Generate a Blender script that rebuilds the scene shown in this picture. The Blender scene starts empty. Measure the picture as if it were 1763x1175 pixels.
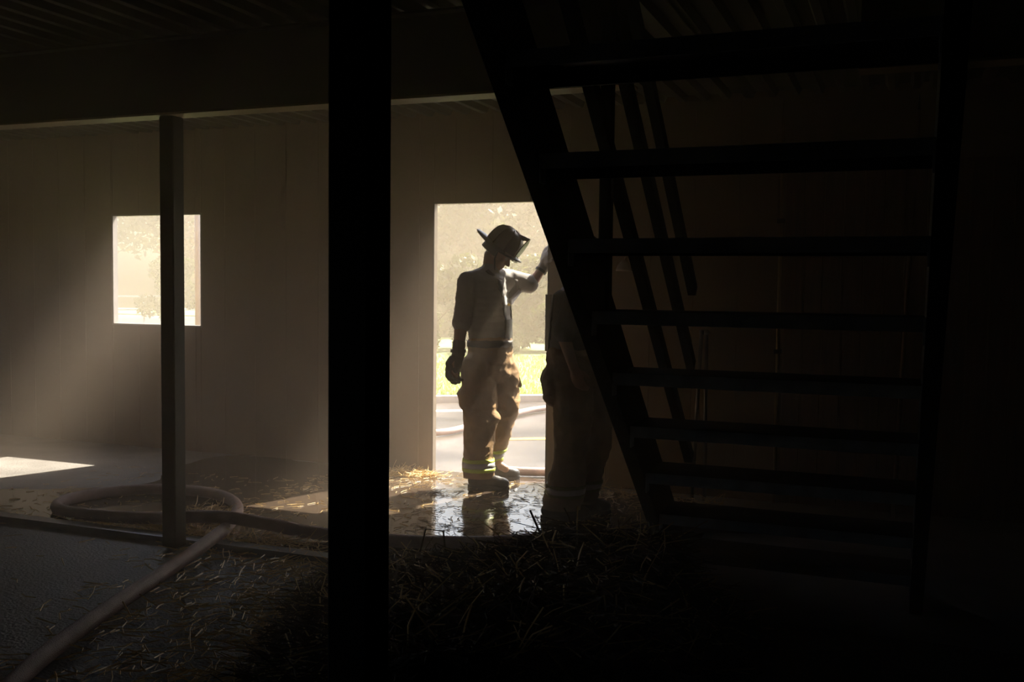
import bpy, bmesh, math, random
import numpy as np
from mathutils import Vector, Matrix, noise
from mathutils.bvhtree import BVHTree

S = bpy.context.scene
COL = S.collection
rnd = random.Random(7)
V = Vector

# ------------------------------------------------------------------ camera
cam_d = bpy.data.cameras.new('camera'); cam_d.lens = 35; cam_d.sensor_width = 36; cam_d.clip_start = .05; cam_d.clip_end = 500
cam = bpy.data.objects.new('camera', cam_d); COL.objects.link(cam)
MC = Matrix.Rotation(math.radians(21.5), 4, 'Z') @ Matrix.Rotation(math.pi/2 - math.radians(3.1), 4, 'X') @ Matrix.Rotation(math.radians(.66), 4, 'Z')
cam.matrix_world = Matrix.Translation((0, 0, 1.45)) @ MC
S.camera = cam
S.view_settings.view_transform = 'Standard'; S.view_settings.look = 'None'
S.view_settings.exposure = -0.12; S.view_settings.gamma = 1.0; S.view_settings.use_curve_mapping = False
try:
    S.cycles.volume_bounces = 1; S.cycles.max_bounces = 10; S.cycles.diffuse_bounces = 5; S.cycles.transparent_max_bounces = 8
    S.cycles.sample_clamp_indirect = 6.0
except Exception: pass

# ------------------------------------------------------------------ sky and sun
w = bpy.data.worlds.new('sky'); S.world = w; w.use_nodes = True
nt = w.node_tree; nt.nodes.clear()
sky = nt.nodes.new('ShaderNodeTexSky'); sky.sky_type = 'NISHITA'; sky.sun_disc = False
SUN_DIR = V((-.217, -.607, -.765)).normalized()
sky.sun_elevation = math.radians(49.9); sky.sun_rotation = math.atan2(.217, .607)
sky.air_density = 1.2; sky.dust_density = 5.0
bg = nt.nodes.new('ShaderNodeBackground'); bg.inputs[1].default_value = .5
wo = nt.nodes.new('ShaderNodeOutputWorld')
nt.links.new(sky.outputs[0], bg.inputs[0]); nt.links.new(bg.outputs[0], wo.inputs[0])
sd = bpy.data.lights.new('sun', 'SUN'); sd.energy = 32.0; sd.angle = math.radians(.53); sd.color = (1, .83, .62)
so = bpy.data.objects.new('sun', sd); COL.objects.link(so); so.location = (4, 20, 20)
so.rotation_euler = SUN_DIR.to_track_quat('-Z', 'Y').to_euler()
HAZE, HAZE_OUT = .080, .012

# ------------------------------------------------------------------ helpers
def tag(o, label=None, cat=None, group=None, kind=None):
    if label: o['label'] = label
    if cat: o['category'] = cat
    if group: o['group'] = group
    if kind: o['kind'] = kind
    return o
def empty(name, loc, label=None, cat=None, group=None):
    o = bpy.data.objects.new(name, None); COL.objects.link(o); o.location = loc; o.empty_display_size = .1
    return tag(o, label, cat, group)
def link(name, me, parent=None, loc=None):
    o = bpy.data.objects.new(name, me); COL.objects.link(o)
    if parent is not None: o.parent = parent
    if loc is not None: o.location = loc
    return o
def origin(parent):
    p = V((0, 0, 0))
    while parent is not None:
        p = p + parent.location; parent = parent.parent
    return p
def mesh_obj(name, verts, faces, mat, parent=None, smooth=False):
    """verts are world coordinates; they are moved into the parent's frame (parents are only translated)"""
    off = origin(parent)
    me = bpy.data.meshes.new(name)
    me.from_pydata([tuple(V(v) - off) for v in verts], [], faces)
    me.materials.append(mat)
    if smooth:
        me.polygons.foreach_set('use_smooth', [True]*len(me.polygons))
    me.update()
    return link(name, me, parent)
class MB:
    def __init__(s): s.v = []; s.f = []
    def add(s, v, f):
        n = len(s.v); s.v += [V(p) for p in v]; s.f += [[i+n for i in q] for q in f]; return s
    def box(s, a, b, bev=0.0):
        x0, y0, z0 = a; x1, y1, z1 = b
        if bev <= 0:
            return s.add([(x0,y0,z0),(x1,y0,z0),(x1,y1,z0),(x0,y1,z0),(x0,y0,z1),(x1,y0,z1),(x1,y1,z1),(x0,y1,z1)],
                         [(0,3,2,1),(4,5,6,7),(0,1,5,4),(1,2,6,5),(2,3,7,6),(3,0,4,7)])
        bm = bmesh.new(); bmesh.ops.create_cube(bm, size=1)
        for v in bm.verts: v.co = V(((x0+x1)/2+v.co.x*(x1-x0), (y0+y1)/2+v.co.y*(y1-y0), (z0+z1)/2+v.co.z*(z1-z0)))
        bmesh.ops.bevel(bm, geom=bm.edges[:], offset=bev, segments=1, affect='EDGES')
        return s.bm(bm)
    def bm(s, bm):
        bm.verts.index_update()
        s.add([v.co.copy() for v in bm.verts], [[v.index for v in f.verts] for f in bm.faces]); bm.free(); return s
    def prism(s, poly, d):
        """closed polygon (list of Vectors) extruded along d"""
        n = len(poly); d = V(d)
        return s.add([V(p) for p in poly] + [V(p)+d for p in poly],
                     [list(range(n))[::-1], list(range(n, 2*n))] + [[i, (i+1) % n, n+(i+1) % n, n+i] for i in range(n)])
    def tube(s, pts, rad, seg=12, cap=True):
        pts = [V(p) for p in pts]; n = len(pts)
        rad = rad if hasattr(rad, '__len__') else [rad]*n
        base = len(s.v); up = None
        for i, p in enumerate(pts):
            t = (pts[min(i+1, n-1)] - pts[max(i-1, 0)]).normalized()
            if up is None:
                up = t.orthogonal().normalized()
            up = (up - t*up.dot(t)).normalized(); sd_ = t.cross(up)
            for k in range(seg):
                a = 2*math.pi*k/seg
                s.v.append(p + (up*math.cos(a) + sd_*math.sin(a))*rad[i])
        for i in range(n-1):
            for k in range(seg):
                a = base+i*seg; k2 = (k+1) % seg
                s.f.append([a+k, a+k2, a+seg+k2, a+seg+k])
        if cap:
            s.f.append([base+k for k in range(seg)][::-1]); s.f.append([base+(n-1)*seg+k for k in range(seg)])
        return s
    def ell(s, c, ax, seg=14, rings=9):
        """ellipsoid; ax = three scaled axis vectors"""
        c = V(c); a, b, d = [V(q) for q in ax]; n0 = len(s.v)
        s.v.append(c + d)
        for i in range(1, rings):
            th = math.pi*i/rings
            for k in range(seg):
                ph = 2*math.pi*k/seg
                s.v.append(c + a*(math.sin(th)*math.cos(ph)) + b*(math.sin(th)*math.sin(ph)) + d*math.cos(th))
        s.v.append(c - d); last = len(s.v)-1
        R_ = lambda i, k: n0+1+(i-1)*seg+(k % seg)
        for k in range(seg):
            s.f.append([n0, R_(1, k), R_(1, k+1)]); s.f.append([last, R_(rings-1, k+1), R_(rings-1, k)])
            for i in range(1, rings-1): s.f.append([R_(i, k), R_(i+1, k), R_(i+1, k+1), R_(i, k+1)])
        return s
    def ball(s, c, r, seg=12, rings=8):
        return s.ell(c, [(r,0,0),(0,r,0),(0,0,r)], seg, rings)
    def limb(s, pts, rad, n=8):
        """chain of balls along a polyline, radii tapering, for remeshing"""
        for i in range(len(pts)-1):
            a, b = V(pts[i]), V(pts[i+1]); m = max(3, int((b-a).length/(.3*min(rad[i], rad[i+1])))) 
            for j in range(m+1):
                q = j/m; s.ball(a.lerp(b, q), rad[i]*(1-q)+rad[i+1]*q, 10, 7)
        return s
    def flat(s, pts, ra, rb, n_, step=.3):
        """chain of ellipsoids, thin along n_ (radii ra) and wide across it (radii rb)"""
        n_ = V(n_).normalized(); w_ = V((0, 0, 1)).cross(n_).normalized()
        for i in range(len(pts)-1):
            a, b = V(pts[i]), V(pts[i+1]); m = max(3, int((b-a).length/(step*min(ra[i], ra[i+1]))))
            for j in range(m+1):
                q = j/m; A = ra[i]*(1-q)+ra[i+1]*q; B = rb[i]*(1-q)+rb[i+1]*q
                s.ell(a.lerp(b, q), [n_*A, w_*B, V((0, 0, A))], 16, 9)
        return s
    def build(s, name, mat, parent=None, smooth=False):
        return mesh_obj(name, s.v, s.f, mat, parent, smooth)
def bez(pts, n=10):
    """Catmull-Rom through the points"""
    P = [V(p) for p in pts]; P = [P[0]*2-P[1]] + P + [P[-1]*2-P[-2]]; out = []
    for i in range(1, len(P)-2):
        for j in range(n):
            t = j/n; a, b, c, d = P[i-1], P[i], P[i+1], P[i+2]
            out.append(.5*((2*b) + (c-a)*t + (2*a-5*b+4*c-d)*t*t + (3*b-a-3*c+d)*t**3))
    out.append(P[-2]); return out
def remesh(mb, voxel, smooth=6):
    """union of overlapping closed shapes as one continuous skin; returns verts, faces in world space"""
    me = bpy.data.meshes.new('tmp'); me.from_pydata([tuple(v) for v in mb.v], [], mb.f); me.update()
    o = bpy.data.objects.new('tmp', me); COL.objects.link(o)
    m = o.modifiers.new('r', 'REMESH'); m.mode = 'VOXEL'; m.voxel_size = voxel
    if smooth:
        q = o.modifiers.new('s', 'SMOOTH'); q.iterations = smooth; q.factor = .5
    dg = bpy.context.evaluated_depsgraph_get(); ev = o.evaluated_get(dg); em = ev.to_mesh()
    v = [x.co.copy() for x in em.vertices]; f = [list(p.vertices) for p in em.polygons]; nrm = [x.normal.copy() for x in em.vertices]
    ev.to_mesh_clear(); bpy.data.objects.remove(o); bpy.data.meshes.remove(me)
    return v, f, nrm
def skin(name, mb, voxel, mat, parent, smooth=6, wrinkle=None, hem=None):
    v, f, nr = remesh(mb, voxel, smooth)
    if wrinkle:
        v = [p + n_*wrinkle(p, n_) for p, n_ in zip(v, nr)]
    if hem is not None: v = [V((p.x, p.y, max(p.z, hem))) for p in v]
    o = mesh_obj(name, v, f, mat, parent, True)
    return o, BVHTree.FromPolygons(v, f)
def ribbon(name, path, width, side, tree, mat, parent, off=.005, closed=False, across=4):
    """a strap laid on a surface: path points pushed to the nearest surface point"""
    rows = []
    n = len(path)
    for i, p in enumerate(path):
        sv = side(i) if callable(side) else V(side)
        row = []
        for j in range(across+1):
            q = p + sv*width*(j/across-.5)
            co, no, _, _ = tree.find_nearest(q)
            out = (q-co)
            no = no if no.dot(out) >= 0 or out.length < 1e-6 else no
            row.append((co + no*off, co - no*.004))
        rows.append(row)
    vs = []; fs = []
    for row in rows:
        vs += [a for a, b in row] + [b for a, b in row]
    k = 2*(across+1)
    for i in range(n if closed else n-1):
        a = i*k; b = ((i+1) % n)*k
        for j in range(across):
            fs.append([a+j, a+j+1, b+j+1, b+j]); fs.append([a+across+1+j, b+across+1+j, b+across+2+j, a+across+2+j])
        fs.append([a, b, b+across+1, a+across+1]); fs.append([a+across, a+2*across+1, b+2*across+1, b+across])
    return mesh_obj(name, vs, fs, mat, parent, True)

def mat(name, col, rough=.6, var=.25, scale=8.0, bump=0.0, bscale=None, metal=0.0, spec=.5, col2=None, detail=4, trans=0.0, coord='Object', stretch=None):
    m = bpy.data.materials.new(name); m.use_nodes = True; t = m.node_tree; b = t.nodes['Principled BSDF']
    b.inputs['Roughness'].default_value = rough; b.inputs['Metallic'].default_value = metal; b.inputs['Specular IOR Level'].default_value = spec
    tc = t.nodes.new('ShaderNodeTexCoord'); src = tc.outputs[coord]
    if stretch:
        mp = t.nodes.new('ShaderNodeMapping'); mp.inputs['Scale'].default_value = stretch; t.links.new(src, mp.inputs[0]); src = mp.outputs[0]
    nz = t.nodes.new('ShaderNodeTexNoise'); nz.inputs['Scale'].default_value = scale; nz.inputs['Detail'].default_value = detail
    t.links.new(src, nz.inputs['Vector'])
    cr = t.nodes.new('ShaderNodeValToRGB'); c = V(col)
    c2 = V(col2) if col2 else c*(1+var)
    c1 = c*(1-var) if not col2 else c
    cr.color_ramp.elements[0].color = (*c1, 1); cr.color_ramp.elements[1].color = (*c2, 1)
    cr.color_ramp.elements[0].position = .3; cr.color_ramp.elements[1].position = .7
    t.links.new(nz.outputs[0], cr.inputs[0]); t.links.new(cr.outputs[0], b.inputs['Base Color'])
    if bump:
        n2 = t.nodes.new('ShaderNodeTexNoise'); n2.inputs['Scale'].default_value = bscale or scale*4; n2.inputs['Detail'].default_value = 6
        t.links.new(src, n2.inputs['Vector'])
        bp = t.nodes.new('ShaderNodeBump'); bp.inputs['Strength'].default_value = bump; bp.inputs['Distance'].default_value = .01
        t.links.new(n2.outputs[0], bp.inputs['Height']); t.links.new(bp.outputs[0], b.inputs['Normal'])
    if trans:
        tr = t.nodes.new('ShaderNodeBsdfTranslucent'); t.links.new(cr.outputs[0], tr.inputs[0])
        mx = t.nodes.new('ShaderNodeMixShader'); mx.inputs[0].default_value = trans
        t.links.new(b.outputs[0], mx.inputs[1]); t.links.new(tr.outputs[0], mx.inputs[2])
        t.links.new(mx.outputs[0], t.nodes['Material Output'].inputs[0])
    return m

M = {}
M['wall'] = mat('painted_sheet_metal', (.24, .165, .095), .55, .18, 1.5, .08, 30)
M['ceiling'] = mat('dark_deck_steel', (.020, .014, .009), .6, .4, 2.0, .1, 20)  # near-black tone of the deck
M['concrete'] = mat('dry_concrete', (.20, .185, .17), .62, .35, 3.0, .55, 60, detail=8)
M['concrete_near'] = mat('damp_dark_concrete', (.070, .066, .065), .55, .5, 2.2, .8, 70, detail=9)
M['steel'] = mat('dark_painted_steel', (.016, .012, .010), .5, .35, 6.0, .12, 40)
M['stair'] = mat('dark_stair_steel', (.035, .036, .037), .5, .4, 9.0, .15, 50)
M['flange'] = mat('lit_galvanised_edge', (.55, .57, .58), .5, .3, 9.0, .15, 50)  # paler than the treads, stands in for light on their near faces
M['flange_lit'] = mat('bounce_lit_flange', (.36, .26, .15), .55, .15, 3.0)  # pale tone puts floor-bounced light into the lower flange colour
M['sill'] = mat('worn_sill_steel', (.13, .13, .135), .38, .4, 5.0, .2, 60, metal=.4)
M['board'] = mat('scorched_boards', (.16, .075, .04), .6, .4, 5.0, .2, 30, stretch=(6, 6, .6))
M['reveal'] = mat('pale_reveal_paint', (.36, .33, .31), .5, .1, 6.0)
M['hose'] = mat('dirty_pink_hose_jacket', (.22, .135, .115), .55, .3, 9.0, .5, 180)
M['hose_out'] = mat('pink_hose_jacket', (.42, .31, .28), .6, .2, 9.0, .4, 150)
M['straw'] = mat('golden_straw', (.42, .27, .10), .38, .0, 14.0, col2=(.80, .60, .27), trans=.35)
M['straw_dark'] = mat('dark_straw', (.03, .016, .006), .6, .0, 9.0, col2=(.12, .065, .022))  # darker, browner tone of the straw
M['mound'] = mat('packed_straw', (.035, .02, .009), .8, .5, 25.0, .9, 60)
M['asphalt'] = mat('wet_asphalt', (.085, .075, .065), .22, .75, 1.0, .25, 60, detail=9)
M['grass_base'] = mat('lawn_soil', (.26, .32, .09), .8, .3, 1.5, .5, 30)
M['grass'] = mat('grass_blades', (.33, .40, .11), .6, .3, .8, trans=.4)
M['curb'] = mat('pale_curb_concrete', (.52, .48, .43), .6, .15, 4.0, .2, 40)
M['line_white'] = mat('white_road_paint', (.75, .73, .70), .5, .12, 8.0)
M['line_yellow'] = mat('yellow_road_paint', (.70, .42, .06), .5, .15, 8.0)
M['leaf'] = mat('tree_leaves', (.075, .085, .022), .55, .35, .9, trans=.45)
M['leaf_light'] = mat('pale_tree_leaves', (.13, .125, .04), .55, .35, .9, trans=.45)
M['leaf_warm'] = mat('russet_tree_leaves', (.26, .15, .08), .55, .35, .9, trans=.45)
M['bark'] = mat('tree_bark', (.11, .08, .055), .8, .3, 8.0, .5, 25)
M['white_steel'] = mat('white_painted_steel', (.66, .66, .66), .4, .08, 6.0)
M['skin'] = mat('warm_skin', (.46, .255, .165), .5, .12, 12.0, .06, 120)
M['shirt'] = mat('grey_cotton', (.34, .325, .315), .85, .1, 20.0, .25, 160)
M['shirt_navy'] = mat('dark_cotton', (.055, .05, .05), .85, .2, 20.0, .25, 160)
M['bunker'] = mat('tan_turnout_cloth', (.37, .225, .10), .75, .25, 9.0, .35, 120)
M['bunker_dark'] = mat('dark_turnout_cloth', (.27, .18, .10), .75, .3, 9.0, .35, 120)  # darker tone of the turnout cloth
M['lime'] = mat('lime_reflective_tape', (.55, .68, .05), .45, .1, 20.0)
M['lime_dull'] = mat('dull_lime_tape', (.13, .15, .04), .5, .2, 20.0)  # much darker tone of the lime tape
M['silver'] = mat('silver_reflective_tape', (.45, .45, .47), .35, .1, 20.0, metal=.3)
M['helmet'] = mat('black_leather_helmet', (.014, .012, .011), .4, .3, 14.0, .15, 60)
M['black'] = mat('black_webbing', (.018, .017, .017), .55, .3, 14.0, .15, 90)
M['rubber'] = mat('black_rubber', (.022, .021, .02), .4, .3, 10.0, .2, 50)
M['glove'] = mat('pale_work_glove_leather', (.33, .30, .27), .7, .25, 14.0, .25, 60)
M['glove_shaded'] = mat('shaded_work_glove_leather', (.075, .06, .045), .7, .25, 14.0, .25, 60)  # same pair as the pale glove, shade put into its colour
M['tag'] = mat('yellow_tag_plastic', (.85, .55, .05), .5, .08, 10.0)
M['brass'] = mat('dull_brass', (.42, .31, .15), .4, .2, 10.0, metal=.6)
M['eye'] = mat('eye_white', (.7, .68, .64), .2, .05, 10.0)
M['hair'] = mat('dark_hair', (.03, .02, .015), .5, .3, 60.0, .5, 90)
M['lens'] = mat('smoky_visor', (.30, .24, .16), .15, .08, 10.0)
M['fixture'] = mat('pale_fixture_enamel', (.55, .47, .36), .4, .15, 20.0)
M['letter'] = mat('pale_shirt_print', (.62, .61, .60), .7, .1, 20.0)

# wet film: dark, glossy, with ripples
def wet_material():
    m = bpy.data.materials.new('wet_floor_film'); m.use_nodes = True; t = m.node_tree; b = t.nodes['Principled BSDF']
    tc = t.nodes.new('ShaderNodeTexCoord')
    n1 = t.nodes.new('ShaderNodeTexNoise'); n1.inputs['Scale'].default_value = 5; n1.inputs['Detail'].default_value = 7
    cr = t.nodes.new('ShaderNodeValToRGB')
    cr.color_ramp.elements[0].color = (.035, .025, .018, 1); cr.color_ramp.elements[1].color = (.085, .062, .045, 1)
    r2 = t.nodes.new('ShaderNodeMapRange'); r2.inputs[1].default_value = .35; r2.inputs[2].default_value = .72; r2.inputs[3].default_value = .03; r2.inputs[4].default_value = .14
    n2 = t.nodes.new('ShaderNodeTexNoise'); n2.inputs['Scale'].default_value = 26; n2.inputs['Detail'].default_value = 5
    n3 = t.nodes.new('ShaderNodeTexNoise'); n3.inputs['Scale'].default_value = 6; n3.inputs['Detail'].default_value = 3
    ad = t.nodes.new('ShaderNodeMath'); ad.operation = 'ADD'
    bp = t.nodes.new('ShaderNodeBump'); bp.inputs['Strength'].default_value = .06; bp.inputs['Distance'].default_value = .006
    for n in (n1, n2, n3): t.links.new(tc.outputs['Object'], n.inputs['Vector'])
    t.links.new(n1.outputs[0], cr.inputs[0]); t.links.new(cr.outputs[0], b.inputs['Base Color'])
    t.links.new(n1.outputs[0], r2.inputs[0]); t.links.new(r2.outputs[0], b.inputs['Roughness'])
    t.links.new(n2.outputs[0], ad.inputs[0]); t.links.new(n3.outputs[0], ad.inputs[1]); t.links.new(ad.outputs[0], bp.inputs['Height'])
    t.links.new(bp.outputs[0], b.inputs['Normal']); b.inputs['IOR'].default_value = 1.55
    return m
M['wet'] = wet_material()
M['door_reveal'] = mat('worn_tan_paint', (.17, .135, .10), .5, .2, 6.0)

# ------------------------------------------------------------------ room shell
YW = 6.944; TH = .04; ZC = 2.75
XL, XR, YF = -8.7, 2.6, -1.7
DX0, DX1, DZ = -3.39, -2.455, 2.085          # doorway
WX0, WX1, WZ0, WZ1 = -6.55, -5.595, 1.086, 2.04   # window opening
SX0, SX1 = -1.04, .12                         # stair opening
def struct(mb, name, m, parent=None, smooth=False):
    o = mb.build(name, m, parent, smooth)
    if parent is None: o['kind'] = 'structure'
    return o
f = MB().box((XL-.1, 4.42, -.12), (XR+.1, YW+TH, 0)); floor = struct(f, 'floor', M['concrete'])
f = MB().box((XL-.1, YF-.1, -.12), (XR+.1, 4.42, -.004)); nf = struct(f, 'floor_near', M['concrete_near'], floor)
t = MB().box((XL, 4.40, .0), (-1.0, 4.53, .022), .004).box((XL, 4.40, .0), (-1.0, 4.408, .034)); t = struct(t, 'trim_1', M['sill'])

wb = MB()
Y0, Y1 = YW+.006, YW+TH
for a, b in (((XL, Y0, 0), (WX0, Y1, 3.3)), ((WX0, Y0, 0), (WX1, Y1, WZ0)), ((WX0, Y0, WZ1), (WX1, Y1, 3.3)), ((WX1, Y0, 0), (DX0, Y1, 3.3)),
             ((DX0, Y0, DZ), (DX1, Y1, 3.3)), ((DX1, Y0, 0), (XR, Y1, 3.3))):
    wb.box(a, b)
wall_back = struct(wb, 'wall_back', M['wall'])
# sheet panels on the inner face, each with narrow joints, interrupted at the openings; boards to the right
def panel(x0, x1, z0, z1, m, name, d=.006):
    if x1-x0 < .01 or z1-z0 < .01: return
    MB().box((x0+.0015, YW+.001-d*.5, z0), (x1-.0015, YW+.0065, z1), .0015).build(name, m, wall_back)
x = XL
while x < -.80:
    x1 = min(x+.305, -.80)
    cuts = [x] + [c for c in (WX0, WX1, DX0, DX1) if x < c < x1] + [x1]
    for a, b in zip(cuts, cuts[1:]):
        c = (a+b)/2
        if WX0 < c < WX1:
            panel(a, b, .004, WZ0, M['wall'], 'wall_panel'); panel(a, b, WZ1, ZC, M['wall'], 'wall_panel')
        elif DX0 < c < DX1:
            panel(a, b, DZ, ZC, M['wall'], 'wall_panel')
        else:
            panel(a, b, .004, ZC, M['wall'], 'wall_panel')
    x = x1
x = -.765
for i in range(20):
    w_ = .126; d = .012+.010*rnd.random()
    MB().box((x+.004, YW+.004-d, .004), (x+w_-.004, YW+.006, 2.3+.0*i), .004).build('board', M['board'], wall_back)
    x += w_
# window and door linings (the thin cut edges of the wall)
l = MB()
l.box((WX0+.003, YW-.003, WZ0-.012), (WX1-.003, Y1+.012, WZ0+.003)).box((WX0-.014, YW-.003, WZ0-.012), (WX0+.003, Y1+.012, WZ1+.012)).box((WX1-.003, YW-.003, WZ0-.012), (WX1+.014, Y1+.012, WZ1+.012)).box((WX0+.003, YW-.003, WZ1-.003), (WX1-.003, Y1+.012, WZ1+.012))
struct(l, 'window_1', M['reveal'])
l = MB().box((DX0-.014, YW-.003, .003), (DX0+.003, Y1+.012, DZ+.012)).box((DX1-.003, YW-.003, .003), (DX1+.014, Y1+.012, DZ+.012)).box((DX0+.003, YW-.003, DZ-.003), (DX1-.003, Y1+.012, DZ+.012))
door = struct(l, 'door_1', M['door_reveal'])
MB().box((DX1-.012, YW-.022, .98), (DX1+.03, YW+.02, 1.40), .003).build('strike_plate', M['steel'], door)
# side and near walls; a second window opening in the near wall, behind the camera on the left, lets in cool skylight
struct(MB().box((XL-.08, YF, 0), (XL, YW+TH, 3.3)), 'wall_left', M['wall'])
fw = MB(); q0, q1, qz0, qz1 = -5.0, -4.35, 1.25, 1.9
for a, b in (((XL-.08, YF-.08, 0), (q0, YF, 3.3)), ((q1, YF-.08, 0), (XR+.08, YF, 3.3)), ((q0, YF-.08, 0), (q1, YF, qz0)), ((q0, YF-.08, qz1), (q1, YF, 3.3))): fw.box(a, b)
struct(fw, 'wall_front', M['steel'])
l = MB().box((q0, YF-.09, qz0-.015), (q1, YF+.01, qz0+.003)).box((q0, YF-.09, qz1-.003), (q1, YF+.01, qz1+.015)).box((q0-.015, YF-.09, qz0-.015), (q0+.003, YF+.01, qz1+.015)).box((q1-.003, YF-.09, qz0-.015), (q1+.015, YF+.01, qz1+.015))
struct(l, 'window_2', M['reveal'])
struct(MB().box((XR, YF, 0), (XR+.08, YW+TH, 3.3)), 'wall_right', M['steel'])
# ribbed steel deck ceiling with the stair opening left free, a closed head room above it
ce = MB(); SY0, SY1 = .2, 3.0
def deck(x0, x1, y0, y1):
    x = x0; prof = []
    while x < x1-.001:
        e = min(x+.15, x1)
        ce.add([(x, y0, ZC), (x, y1, ZC), (x+.04, y0, ZC), (x+.04, y1, ZC), (min(x+.06, e), y0, ZC+.04), (min(x+.06, e), y1, ZC+.04), (max(e-.02, x+.06), y0, ZC+.04), (max(e-.02, x+.06), y1, ZC+.04), (e, y0, ZC), (e, y1, ZC)],
               [(0,1,3,2), (2,3,5,4), (4,5,7,6), (6,7,9,8)])
        x = e
    ce.box((x0, y0, ZC+.06), (x1, y1, ZC+.16))
deck(XL, SX0, YF, YW+.004); deck(SX0, SX1, YF, SY0); deck(SX0, SX1, SY1, YW+.004); deck(SX1, XR, YF, YW+.004)
for a, b in (((SX0-.05, SY0-.05, ZC-.01), (SX0, SY1+.05, 4.6)), ((SX1, SY0-.05, ZC-.01), (SX1+.05, SY1+.05, 4.6)), ((SX0-.05, SY0-.05, ZC-.01), (SX1+.05, SY0, 4.6)), ((SX0-.05, SY1, ZC-.01), (SX1+.05, SY1+.05, 4.6)), ((SX0-.1, SY0-.1, 4.6), (SX1+.1, SY1+.1, 4.7))): ce.box(a, b)
struct(ce, 'ceiling', M['ceiling'])

# ------------------------------------------------------------------ beams and columns
def beam(y, x0, x1, z0, z1, wd, label):
    e = empty('steel_beam', ((x0+x1)/2, y, z0), label, 'beam')
    MB().box((x0, y-wd/2, z0), (x1, y+wd/2, z0+.012), .002).build('lower_flange', M['flange_lit'], e)
    MB().box((x0, y-wd/2, z1-.012), (x1, y+wd/2, z1), .002).build('upper_flange', M['steel'], e)
    MB().box((x0, y-.006, z0+.012), (x1, y+.006, z1-.012)).build('web', M['steel'], e)
    return e
beam(4.335, XL+.01, SX0-.1, 2.34, ZC, .13, 'dark steel beam across the room, lower flange coloured as lit, on the slim column')
beam(4.335, -.2, XR-.01, 2.34, ZC, .13, 'dark steel beam end above the right of the stairs')
beam(1.84, XL+.01, SX0-.06, 2.45, ZC, .13, 'near dark steel beam above the wide black column')
def column(x, y, s, zt, label, z0=0, base=True):
    e = empty('steel_column', (x, y, z0), label, 'column')
    MB().box((x-s/2, y-s/2, z0+.008), (x+s/2, y+s/2, zt), .006).build('shaft', M['steel'], e)
    if base: MB().box((x-s/2-.02, y-s/2-.02, z0-.002), (x+s/2+.02, y+s/2+.02, z0+.010), .002).build('base_plate', M['steel'], e)
    return e
column(-3.69, 4.345, .092, 2.34, 'slim dark square steel column standing on the sill before the window', 0, False)
column(-1.078, 1.85, .099, 2.45, 'wide black steel column nearest the camera, left of the stairs', -.004)

# ------------------------------------------------------------------ staircase
SXW = -.98; SXE = .06; SY = 2.42; GO = .267; RI = .229; ST = 2.061
st = empty('staircase', (SXW, SY+9*GO, 0), 'dark open-riser steel staircase rising towards the camera on the right', 'staircase')
sl = RI/GO
def yz_near(z): return SY + (ST-z)/sl
def stringer(xw, side):
    # web plate plus two flanges pointing outwards (side = -1 left, +1 right)
    zt, zb = 2.98, 0.0; dy = .30
    n0, n1 = yz_near(zt)-.0, yz_near(zb)
    m = MB()
    web = [V((xw, n0, zt)), V((xw, n1, zb)), V((xw, n1+dy, zb)), V((xw, n0+dy, zt))]
    m.prism(web, (side*.008, 0, 0))
    for off in (-.052, dy-.012):
        fl_ = [V((xw, n0+off, zt)), V((xw, n1+off, zb)), V((xw, n1+off+.013, zb)), V((xw, n0+off+.013, zt))]
        m.prism(fl_, (side*.055, 0, 0))
    # fill between near flange and web so that the channel reads as one section
    fl_ = [V((xw, n0-.052, zt)), V((xw, n1-.052, zb)), V((xw, n1, zb)), V((xw, n0, zt))]
    m.prism(fl_, (side*.008, 0, 0))
    return m.build('stringer', M['stair'], st)
stringer(SXW, -1); stringer(SXE, 1)
for n in range(-3, 9):
    y0 = SY+GO*n; z = ST-RI*n
    if z < .1: continue
    tr = MB().box((SXW, y0, z-.006), (SXE, y0+.285, z), .0015).build('tread', M['stair'], st)
    MB().box((SXW, y0-.003, z-.045), (SXE, y0+.003, z-.001), .001).build('back_flange', M['flange'], tr)
    MB().box((SXW, y0+.280, z-.045), (SXE, y0+.287, z-.001), .001).build('nosing', M['stair'], tr)
    for xs in (SXW+.001, SXE-.007):
        MB().box((xs, y0-.006, z-.085), (xs+.006, y0+.036, z-.006), .001).build('end_bracket', M['flange'], tr)
def rail_line(x, lift, za, zb, name='rail', half=.028):
    a = V((x, yz_near(za-lift), za)); b = V((x, yz_near(zb-lift), zb))
    d = (b-a).normalized(); n_ = V((1, 0, 0)).cross(d).normalized()
    p = [a+n_*half, a-n_*half, b-n_*half, b+n_*half]
    MB().prism([q-V((.02, 0, 0)) for q in p], (.04, 0, 0)).build(name, M['stair'], st)
for lift in (.72, 1.19, 1.56): rail_line(SXW-.008, lift, 2.7, lift-.12)
for y in (2.05, 3.40):
    zb = ST-(y-SY)*sl
    MB().box((SXW-.030, y-.022, zb+.15), (SXW+.012, y+.022, min(zb+1.58, 2.72)), .004).build('post', M['stair'], st)
MB().box((SXW+.14, 4.40, 0), (SXW+.19, 4.45, ST-RI*8-.11), .004).build('support_leg', M['stair'], st)

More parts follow.
